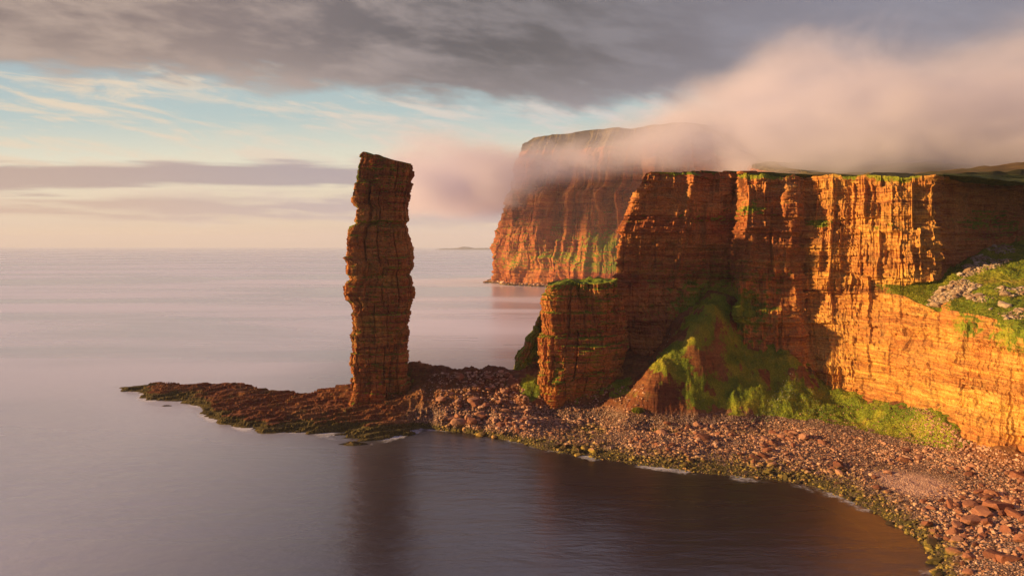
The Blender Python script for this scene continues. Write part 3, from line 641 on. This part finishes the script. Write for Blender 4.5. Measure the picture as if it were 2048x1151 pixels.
def inpoly(u, v, poly):
    r = np.zeros(len(u), bool); j = len(poly)-1
    for i in range(len(poly)):
        (xi, yi), (xj, yj) = poly[i], poly[j]
        with np.errstate(divide='ignore', invalid='ignore'): r ^= ((yi > v) != (yj > v)) & (u < (xj-xi)*(v-yi)/(yj-yi+1e-9)+xi)
        j = i
    return r
beach_poly = [(830, 850), (835, 790), (860, 748), (900, 744), (1010, 742), (1040, 760), (1075, 835), (1300, 845), (1520, 842), (1560, 838), (1650, 858), (1760, 882), (1860, 905), (1960, 935), (2080, 945), (2120, 1200), (1840, 1200), (1855, 1100), (1700, 1000), (1600, 972), (1400, 950), (1080, 902), (960, 872)]
def scatter(n, xr, yr, poly, size_fn, sink=0.3):
    X = rng.uniform(*xr, n); Y = rng.uniform(*yr, n); Z = terrain(X, Y); u, v = toimg(X, Y, Z)
    ok = inpoly(u, v, poly) & (Z > -0.7); X, Y, Z, u, v = X[ok], Y[ok], Z[ok], u[ok], v[ok]
    s = size_fn(X, Y, Z, u, v); return np.stack([X, Y, Z+s*sink*0.3], -1), s, u, v
def sz(X, Y, Z, u, v):
    s = np.exp(rng.normal(size=len(X))*0.54)*0.39*(1+.45*vn(X/14, Y/14, seed=99))*np.where(v > 1010, 1.0, 1.0)
    s *= np.where((u > 1900) & (v > 960), 1.0, 1.0); s *= np.where(u < 1080, 1.25, 1.0)
    fine = np.exp(-(((u-1840)/110)**2+((v-960)/30)**2)); return s*(1-0.75*fine)
p_, s_, u_, v__ = scatter(78000, (-60, 215), (190, 445), beach_poly, sz)

p2, s2, u2, v2 = scatter(26000, (100, 215), (270, 400), [(1540, 838), (1700, 800), (1850, 815), (1950, 885), (2060, 915), (2060, 950), (1960, 940), (1860, 910), (1760, 886), (1650, 862)], lambda X, Y, Z, u, v: np.exp(rng.normal(size=len(X))*.4)*np.where(u > 1850, .42, .25))
k2 = rng.random(len(p2)) < np.where(u2 > 1800, 0.9, 0.15); stones('slope_rubble', p2[k2], s2[k2], M_boulder)
p3, s3, u3, v3 = scatter(9000, (10, 90), (370, 430), [(1080, 770), (1290, 770), (1300, 848), (1075, 838)], lambda X, Y, Z, u, v: np.clip(np.exp(rng.normal(size=len(X))*.5)*.45, 0, 1.1))
k3 = rng.random(len(p3)) < 0.3; stones('foot_rubble', p3[k3], s3[k3], M_boulder)
order = np.argsort(-s_*np.where(u_ < 2060, 1, 0)/p_[:, 1])       # the ones that show largest first
nb_ = 270; big_i = order[:nb_]; rest = order[nb_:]
stones('beach_shingle', p_[rest], s_[rest], M_boulder)
def boulder_mesh(seed, flat=0.6, slab=False):
    r = np.random.default_rng(seed); v = I2_.copy()
    if slab:
        v = np.sign(v)*np.abs(v)**0.45; R3 = []
        for _ in range(7):
            n = r.normal(size=3)*np.array([1, 1, .35]); n /= np.linalg.norm(n); h = r.uniform(0.75, 1.1)
            dd = v@n; k = dd > h; v[k] -= np.outer(dd[k]-h, n)
        v *= np.array([1, r.uniform(.55, .8), r.uniform(.28, .42)])
        v += 0.03*r.normal(size=v.shape)
    else: v = rock_shape(I2_, seed, flat)
    v /= np.abs(v).max(); return v
bm_cache = {}
def boulder(name, pos, size, label, cat, group, mat, seed, slab=False, tilt=0.25, col=None):
    key = (seed % 14, slab, mat.name)
    if key not in bm_cache:
        o = mesh_obj(name, boulder_mesh(seed % 14+300*slab, 0.65, slab), F2, mat); bm_cache[key] = o.data
    else:
        o = bpy.data.objects.new(name, bm_cache[key]); COL.objects.link(o)
    o.location = pos; o.scale = (size,)*3; r = np.random.default_rng(seed)
    o.rotation_euler = (r.normal()*tilt, r.normal()*tilt, r.uniform(0, 6.28)); tag(o, label, cat, group); return o
for q, i in enumerate(big_i):
    u, v = u_[i], v__[i]
    if u < 1080: lab, gr = 'reddish boulder on the rubble saddle between the sea stack and the rock tower', 'boulders on the rubble saddle'
    elif u < 1560: lab, gr = 'rounded pinkish boulder on the beach below the grassy mound', 'boulders on the beach below the mound'
    elif p_[i][2] < 1.6: lab, gr = 'weed covered boulder at the tide line in the near corner of the bay', 'weedy boulders at the near tide line'
    elif v < 985: lab, gr = 'rounded pinkish boulder on the curving beach under the sunlit wall', 'boulders on the beach under the sunlit wall'
    elif u > 1985 and v > 1050: lab, gr = 'boulder below the big slabs in the bottom right corner of the photo', 'boulders in the bottom right corner'
    elif u > 1985: lab, gr = 'boulder by the right edge between the sunlit wall and the big slabs', 'boulders between the sunlit wall and the slabs'
    elif v > 1060: lab, gr = 'dry boulder below and left of the big slabs, near the weedy tide line', 'dry boulders below and left of the big slabs'
    else: lab, gr = 'dry boulder on the upper beach left of the big slabs', 'dry boulders left of the big slabs'
    boulder('boulder', p_[i], s_[i]*1.15, lab, 'boulder', gr, M_boulder_o, 1000+q)
def ground(u, v):
    """first point of the shore seen along a photo direction"""
    D = np.linspace(195, 520, 1300); X = (u-1024)/F*D; Z = CAMZ-(v-HV)*D/F; T_ = terrain(X, D); k = int(np.argmax(T_ > Z)); return X[k], D[k], T_[k]
for k, (u, v, sw, lab) in enumerate([
    (1998, 1016, 4.6, 'largest flat red slab lying in the near corner of the beach'),
    (1964, 1028, 3.2, 'dark red slab leaning just left of the largest slab'),
    (1943, 1045, 3.6, 'long tilted red slab below and left of the largest slab'),
    (2030, 1030, 3.2, 'square red block just right of the largest slab'),
    (1936, 1006, 2.4, 'small brown slab above the long tilted slab'),
    (1903, 1012, 2.3, 'lone low slab left of the slab cluster, among pebbles'),
    (2018, 1121, 2.8, 'pale pointed slab near the bottom right corner'),
    (1988, 1112, 2.6, 'brown slab left of the pale pointed slab'),
    (1907, 1106, 2.5, 'weed covered slab among the green stones at the tide line'),
    (1853, 1050, 2.4, 'dark wet slab lying half in the water at the beach edge'),
    (1868, 1126, 2.6, 'dark wet slab in the water nearest the bottom of the photo'),
    (2036, 955, 3.0, 'blocky brown boulder at the foot of the sunlit wall by the right edge'),
    (1775, 945, 2.0, 'dark ledge block beside the fine pink shingle patch'),
    (2040, 1080, 3.0, 'rough red slab by the right edge of the photo'),
    (1960, 985, 2.2, 'dark slab above the slab cluster under the wall'),
    (880, 800, 2.6, 'pale slab lying on the dark slope of the saddle'),
    (948, 802, 3.2, 'large angular red block low on the saddle slope'),
    (1012, 822, 2.4, 'red block near the left foot of the rock tower')]):
    g3 = ground(u, v); boulder('rock_slab', (g3[0], g3[1], g3[2]+sw*0.12), sw, lab, 'rock slab', None, M_boulder_o, 50+k, True, 0.22)

# ------------------------------------------------------------------ pale scree on the shelf at the right
def on_cliff(n, poly, lo=0.45):
    Vs = HV3.reshape(-1, 3); ok = HUP.ravel() > lo; idx = np.flatnonzero(ok); u, v = toimg(*Vs[idx].T); k = inpoly(u, v, poly); idx = idx[k]
    return Vs[rng.choice(idx, n)] + rng.normal(size=(n, 3))*np.array([.5, .5, .05]) if len(idx) else np.zeros((0, 3))
scp = [(1700, 655), (1790, 610), (1870, 570), (1930, 520), (1990, 490), (2020, 500), (1960, 560), (1980, 575), (2060, 560), (2060, 640), (2000, 625), (1960, 610), (1900, 600), (1850, 612)]
scp = [(1850, 612), (1880, 570), (1930, 525), (1985, 488), (2025, 492), (2030, 515), (1985, 540), (1970, 565), (2060, 560), (2060, 640), (2010, 640), (1960, 605), (1920, 590), (1890, 610)]
sp_ = on_cliff(3800, scp); sp_ = sp_[vn(sp_[:, 0]/9, sp_[:, 1]/9, seed=55) > -0.3+.25*rng.random(len(sp_))]; ss = np.exp(rng.normal(size=len(sp_))*0.55)*0.62
if len(sp_):
    od = np.argsort(-ss); stones('scree_rubble', sp_[od[110:]], ss[od[110:]], M_scree)
    for q, i in enumerate(od[:110]):
        u, v = toimg(*sp_[i])
        lab, gr = (('pale grey stone high on the scree shelf below the dark upper cliff', 'stones high on the scree shelf') if v < 560 else
                   ('pale grey stone low on the scree shelf above the sunlit wall', 'stones low on the scree shelf'))
        boulder('scree_stone', sp_[i], ss[i], lab, 'scree stone', gr, M_scree_o, 3000+q)
    c = on_cliff(60, [(1985, 590), (2030, 590), (2030, 620), (1985, 620)])
    if len(c): boulder('rock_slab', c[0], 4.2, 'biggest pale boulder on the scree shelf by the right edge', 'rock slab', None, M_scree_o, 77, True)

# ------------------------------------------------------------------ skerries and small outcrops
def islet(name, u0, u1, D, dep, h, label, cat, mat, seed):
    x0, x1 = (u0-1024)/F*D, (u1-1024)/F*D; nx_, ny_ = 90, 40
    X, Y = np.meshgrid(np.linspace(x0-1, x1+1, nx_), np.linspace(D-dep, D+dep, ny_), indexing='ij')
    qx = (X-(x0+x1)/2)/((x1-x0)/2); qy = (Y-D)/dep*1.1
    e = 1-qx**2-qy**2; k = (x1-x0)/20
    Z = -0.8+(h+0.8)*np.clip(e, -1, 1)**1 + e.clip(0, 1)*0.5*h*ridge((X*.8+Y*.5)/(6*k), (Y*.8-X*.5)/(2*k), o=4, seed=seed)
    V = np.stack([X, Y, Z-0.2], -1); Vb = V.copy(); Vb[:, :, 2] = -3
    o = mesh_obj(name, V, quads(nx_, ny_), mat, attrs={'grass': 0*X, 'weed': 0.62+0*X}); tag(o, label, cat); return o
islet('skerry', 664, 748, 360, 4.5, 0.9, 'low weed covered rock islet just off the near side of the spit', 'rock islet', M_shore, 5)
islet('skerry', 968, 998, 2010, 16, 4, 'thin dark reef at the waterline left of the far cliff', 'reef', M_shore, 9)
islet('skerry', 316, 352, 446, 2.5, 0.5, 'tiny rock awash off the tip of the spit', 'rock islet', M_shore, 12)
# lump of rock on the rim
v = boulder_mesh(512, .5, True)*np.array([6.0, 3, 3.2])
o = mesh_obj('rock_outcrop', v, F2, M_cliff); o.location = P(1494, 345, 446); tag(o, 'low orange rock outcrop standing on the grassy rim of the headland', 'rock outcrop')

# ------------------------------------------------------------------ grass tufts, wild flowers, shrub
def tufts(name, pos, h, mat, blades=4, spread=0.35):
    n = len(pos); k = blades
    ang = rng.uniform(0, 6.28, (n, k)); r = rng.uniform(0, spread, (n, k))*h[:, None]
    bx = pos[:, None, 0]+np.cos(ang)*r; by = pos[:, None, 1]+np.sin(ang)*r; bz = pos[:, None, 2]+0*r
    wd = 0.16*h[:, None]*rng.uniform(.6, 1.4, (n, k)); a2 = rng.uniform(0, 6.28, (n, k)); hh = h[:, None]*rng.uniform(.6, 1.2, (n, k))
    p0 = np.stack([bx-np.cos(a2)*wd, by-np.sin(a2)*wd, bz-0.1], -1); p1 = np.stack([bx+np.cos(a2)*wd, by+np.sin(a2)*wd, bz-0.1], -1)
    lx, ly = rng.normal(size=(n, k))*.35*hh, rng.normal(size=(n, k))*.35*hh
    p2 = np.stack([bx+lx, by+ly, bz+hh], -1)
    V = np.stack([p0, p1, p2], 2).reshape(-1, 3); Q = np.arange(len(V)).reshape(-1, 3)
    return tag(mesh_obj(name, V, Q, mat, attrs={'tone': np.repeat(rng.random(n), 3*k)}), kind='stuff')
def leaf_mat(name, stops):
    m = bpy.data.materials.new(name); m.use_nodes = True; N = NT(m.node_tree)
    c = N.ramp(N.new('ShaderNodeAttribute', attribute_name='tone').outputs['Fac'], stops)
    bs = N.new('ShaderNodeBsdfPrincipled'); N.put(bs.inputs['Base Color'], c); bs.inputs['Roughness'].default_value = 0.8; bs.inputs['Specular IOR Level'].default_value = 0.1
    tr = N.new('ShaderNodeBsdfTranslucent'); N.put(tr.inputs[0], c); mx = N.new('ShaderNodeMixShader'); mx.inputs[0].default_value = 0.35
    N.l.new(bs.outputs[0], mx.inputs[1]); N.l.new(tr.outputs[0], mx.inputs[2])
    o = N.new('ShaderNodeOutputMaterial'); N.l.new(mx.outputs[0], o.inputs[0]); return m
M_tuft = leaf_mat('grass_blades', [(0, (0.10, 0.15, 0.015)), (0.5, (0.23, 0.28, 0.025)), (0.85, (0.36, 0.34, 0.035)), (1, (0.40, 0.28, 0.07))])
M_pale = leaf_mat('pale_leaves', [(0, (0.10, 0.17, 0.07)), (0.5, (0.22, 0.30, 0.14)), (0.8, (0.42, 0.46, 0.32)), (1, (0.7, 0.68, 0.6))])
Vt = SHV.reshape(-1, 3); gt = SHG.ravel(); ok = (gt > 0.55) & (Vt[:, 2] > 6); idx = np.flatnonzero(ok)
if len(idx):
    pk = Vt[rng.choice(idx, 24000)]+rng.normal(size=(24000, 3))*np.array([.3, .3, 0]); tufts('shore_grass', pk, rng.uniform(.2, .5, 24000), M_tuft)
Hv = HV3.reshape(-1, 3); idx = np.flatnonzero((HG.ravel() > 0.62) & (HUP.ravel() > 0.35))
if len(idx):
    pk = Hv[rng.choice(idx, 22000)]+rng.normal(size=(22000, 3))*np.array([.25, .25, 0]); tufts('cliff_grass', pk, rng.uniform(.25, .7, 22000), M_tuft)
def on_shore(n, poly):
    u, v = toimg(*Vt[::3].T); k = np.flatnonzero(inpoly(u, v, poly) & (Vt[::3, 2] > 5.5))*3
    return Vt[rng.choice(k, n)]+rng.normal(size=(n, 3))*np.array([.3, .3, 0]) if len(k) else np.zeros((0, 3))
pk = np.concatenate([on_shore(420, [(1500, 845), (1560, 770), (1580, 740), (1600, 760), (1570, 810), (1530, 850)]), on_shore(90, [(1330, 690), (1350, 650), (1400, 680), (1340, 740)]), on_shore(150, [(1570, 770), (1640, 780), (1650, 850), (1590, 840)])])
tufts('pale_weeds', pk, rng.uniform(.3, .8, len(pk)), M_pale)
g3 = ground(1277, 824); n = 900; q = rng.normal(size=(n, 3)); q /= np.linalg.norm(q, axis=1)[:, None]; q *= rng.uniform(.5, 1, (n, 1))**.5*np.array([3.0, 2.2, 2.3]); q[:, 2] = np.abs(q[:, 2]); q *= (1+.3*vn(q[:, 0], q[:, 1], q[:, 2], seed=4))[:, None]
sh = tufts('leafy_shrub', q, rng.uniform(.4, .8, n), M_tuft); sh.location = (g3[0], g3[1], g3[2]-.2); sh['kind'] = 'thing'
tag(sh, 'small bright green bush at the foot of the grassy mound by the beach', 'shrub')

# ------------------------------------------------------------------ foam along the waterline
nx_, ny_ = 1000, 620
X, Y = np.meshgrid(np.linspace(-280, 150, nx_), np.linspace(195, 520, ny_), indexing='ij')
Zt = terrain(X, Y); 
V = np.stack([X, Y, 0.05+0*X], -1); keep = (Zt > -6.5) & (Zt < 0.6)
# distance like measure: shallow water next to the land
fo = sst(Zt, -4.5, -0.3)*(0.50+0.55*vn(X/11, Y/16, seed=91))*np.interp(X, [-45, 0], [1.15, .72])+0.15*vn(X/3, Y/3, seed=92)
v_, q_, at_ = compact(V.reshape(-1, 3), quads(nx_, ny_, keep=keep), {'tone': fo})
mf = bpy.data.materials.new('sea_foam'); mf.use_nodes = True; N = NT(mf.node_tree)
pos = N.new('ShaderNodeNewGeometry').outputs['Position']; at = N.new('ShaderNodeAttribute', attribute_name='tone').outputs['Fac']
al = N.smooth(N.m('ADD', at, N.m('MULTIPLY', N.m('SUBTRACT', N.noise(pos, 0.55, 6, 0.7), 0.5), 1.1)), 0.38, 0.9, 0, 0.65)
df = N.new('ShaderNodeBsdfDiffuse'); N.put(df.inputs[0], (0.85, 0.90, 1.0, 1)); tr = N.new('ShaderNodeBsdfTransparent'); mx = N.new('ShaderNodeMixShader')
N.put(mx.inputs[0], al); N.l.new(tr.outputs[0], mx.inputs[1]); N.l.new(df.outputs[0], mx.inputs[2]); o = N.new('ShaderNodeOutputMaterial'); N.l.new(mx.outputs[0], o.inputs[0])
tag(mesh_obj('sea_foam', v_, q_, mf, attrs=at_), kind='stuff')

# ------------------------------------------------------------------ rubble at the foot of the far cliff
n = 1400; k = rng.integers(120, 800, n); base = FV[k, -2]; base = FV[k, int(FV.shape[1]*0.965)]
pf = base + np.stack([rng.normal(size=n)*5-6, rng.uniform(-28, 4, n), 0*k], -1); pf[:, 2] = rng.uniform(-1, 5, n)
stones('far_rubble', pf, np.exp(rng.normal(size=n)*.4)*2.6, M_boulder)

# ------------------------------------------------------------------ cloud bank spilling over the far cliffs
def box(name, lo, hi, mat):
    V = [(x, y, z) for x in (lo[0], hi[0]) for y in (lo[1], hi[1]) for z in (lo[2], hi[2])]
    Q = [(0, 1, 3, 2), (4, 6, 7, 5), (0, 4, 5, 1), (2, 3, 7, 6), (0, 2, 6, 4), (1, 5, 7, 3)]
    return tag(mesh_obj(name, V, Q, mat), kind='stuff')
mc = bpy.data.materials.new('cloud_bank'); mc.use_nodes = True; N = NT(mc.node_tree)
pos = N.new('ShaderNodeNewGeometry').outputs['Position']; px, py, pz = N.sep(pos)
def curve(x, ptsl):
    nd = N.new('ShaderNodeFloatCurve'); x0, x1 = ptsl[0][0], ptsl[-1][0]; cv = nd.mapping.curves[0]; nd.mapping.use_clip = False
    ys = [p[1] for p in ptsl]; y0, y1 = min(ys), max(ys)
    while len(cv.points) < len(ptsl): cv.points.new(0.5, 0.5)
    for pt, (a_, b_) in zip(cv.points, ptsl): pt.location = ((a_-x0)/(x1-x0), (b_-y0)/(y1-y0))
    nd.mapping.update(); N.put(nd.inputs['Value'], N.lin(x, x0, x1, 0, 1)); return N.m('ADD', N.m('MULTIPLY', nd.outputs[0], y1-y0), y0)
ux = N.m('MULTIPLY', N.m('DIVIDE', px, py), 1800.0)          # sideways position scaled to the distance of the cliffs
ux = px
zlo = curve(ux, [(-420, 205), (-60, 180), (60, 205), (150, 236), (260, 255), (400, 222), (500, 190), (620, 200), (800, 190), (2600, 190)])
zhi = curve(ux, [(-420, 300), (-60, 325), (40, 300), (200, 312), (300, 345), (420, 385), (520, 425), (640, 375), (1000, 395), (2600, 440)])
yfr = curve(ux, [(-420, 1750), (-60, 1700), (100, 1620), (300, 1500), (430, 1330), (620, 1120), (800, 1000), (2600, 900)])
n1 = N.noise(N.comb(N.m('MULTIPLY', px, 0.0060), N.m('MULTIPLY', py, 0.0045), N.m('MULTIPLY', pz, 0.010)), 1.0, 6, 0.58, 0.3)
nn = N.m('SUBTRACT', n1, 0.5)
top = N.smooth(N.m('ADD', N.m('SUBTRACT', zhi, pz), N.m('MULTIPLY', nn, 180.0)), -60, 110)
bot = N.smooth(N.m('ADD', N.m('SUBTRACT', pz, zlo), N.m('MULTIPLY', nn, 110.0)), -15, 60)
fr = N.smooth(N.m('ADD', N.m('SUBTRACT', py, yfr), N.m('MULTIPLY', nn, 300.0)), -30, 130)
lf = N.smooth(N.m('ADD', px, N.m('MULTIPLY', nn, 260.0)), -380, -150)
den = N.m('MULTIPLY', N.m('MULTIPLY', N.m('MULTIPLY', top, bot), N.m('MULTIPLY', fr, lf)), N.smooth(n1, 0.25, 0.6, 0.35, 1.0))
den = N.m('MULTIPLY', den, 0.014)
pv = N.new('ShaderNodeVolumePrincipled'); N.put(pv.inputs['Color'], (0.80, 0.83, 1.0, 1)); N.put(pv.inputs['Density'], den); pv.inputs['Anisotropy'].default_value = -0.1
o = N.new('ShaderNodeOutputMaterial'); N.l.new(pv.outputs[0], o.inputs['Volume'])
box('cloud_bank', (-460, 880, 120), (2300, 2600, 740), mc)

# ------------------------------------------------------------------ faint coast on the horizon
xs = np.linspace(-1900, -200, 80); hgt = 60*np.clip(np.sin(np.linspace(0, math.pi, 80))**.6, 0, 1)*(1+.3*fbm(xs/300, o=3, seed=8))
V = np.stack([np.stack([xs, 20000+600*f+0*xs, hgt*(1-f*f)-2], -1) for f in np.linspace(-1, 1, 14)], 1)
tag(mesh_obj('distant_coast_hills', V, quads(80, 14), gm_, smooth=True), kind='structure')

# ------------------------------------------------------------------ haze
mh = bpy.data.materials.new('haze'); mh.use_nodes = True; N = NT(mh.node_tree)
pv = N.new('ShaderNodeVolumePrincipled'); N.put(pv.inputs['Color'], (0.72, 0.83, 1.0, 1)); pv.inputs['Density'].default_value = 0.00004; pv.inputs['Anisotropy'].default_value = 0.0
o = N.new('ShaderNodeOutputMaterial'); N.l.new(pv.outputs[0], o.inputs['Volume'])
box('haze', (-51000, -3100, -14), (51000, 56000, 745), mh)
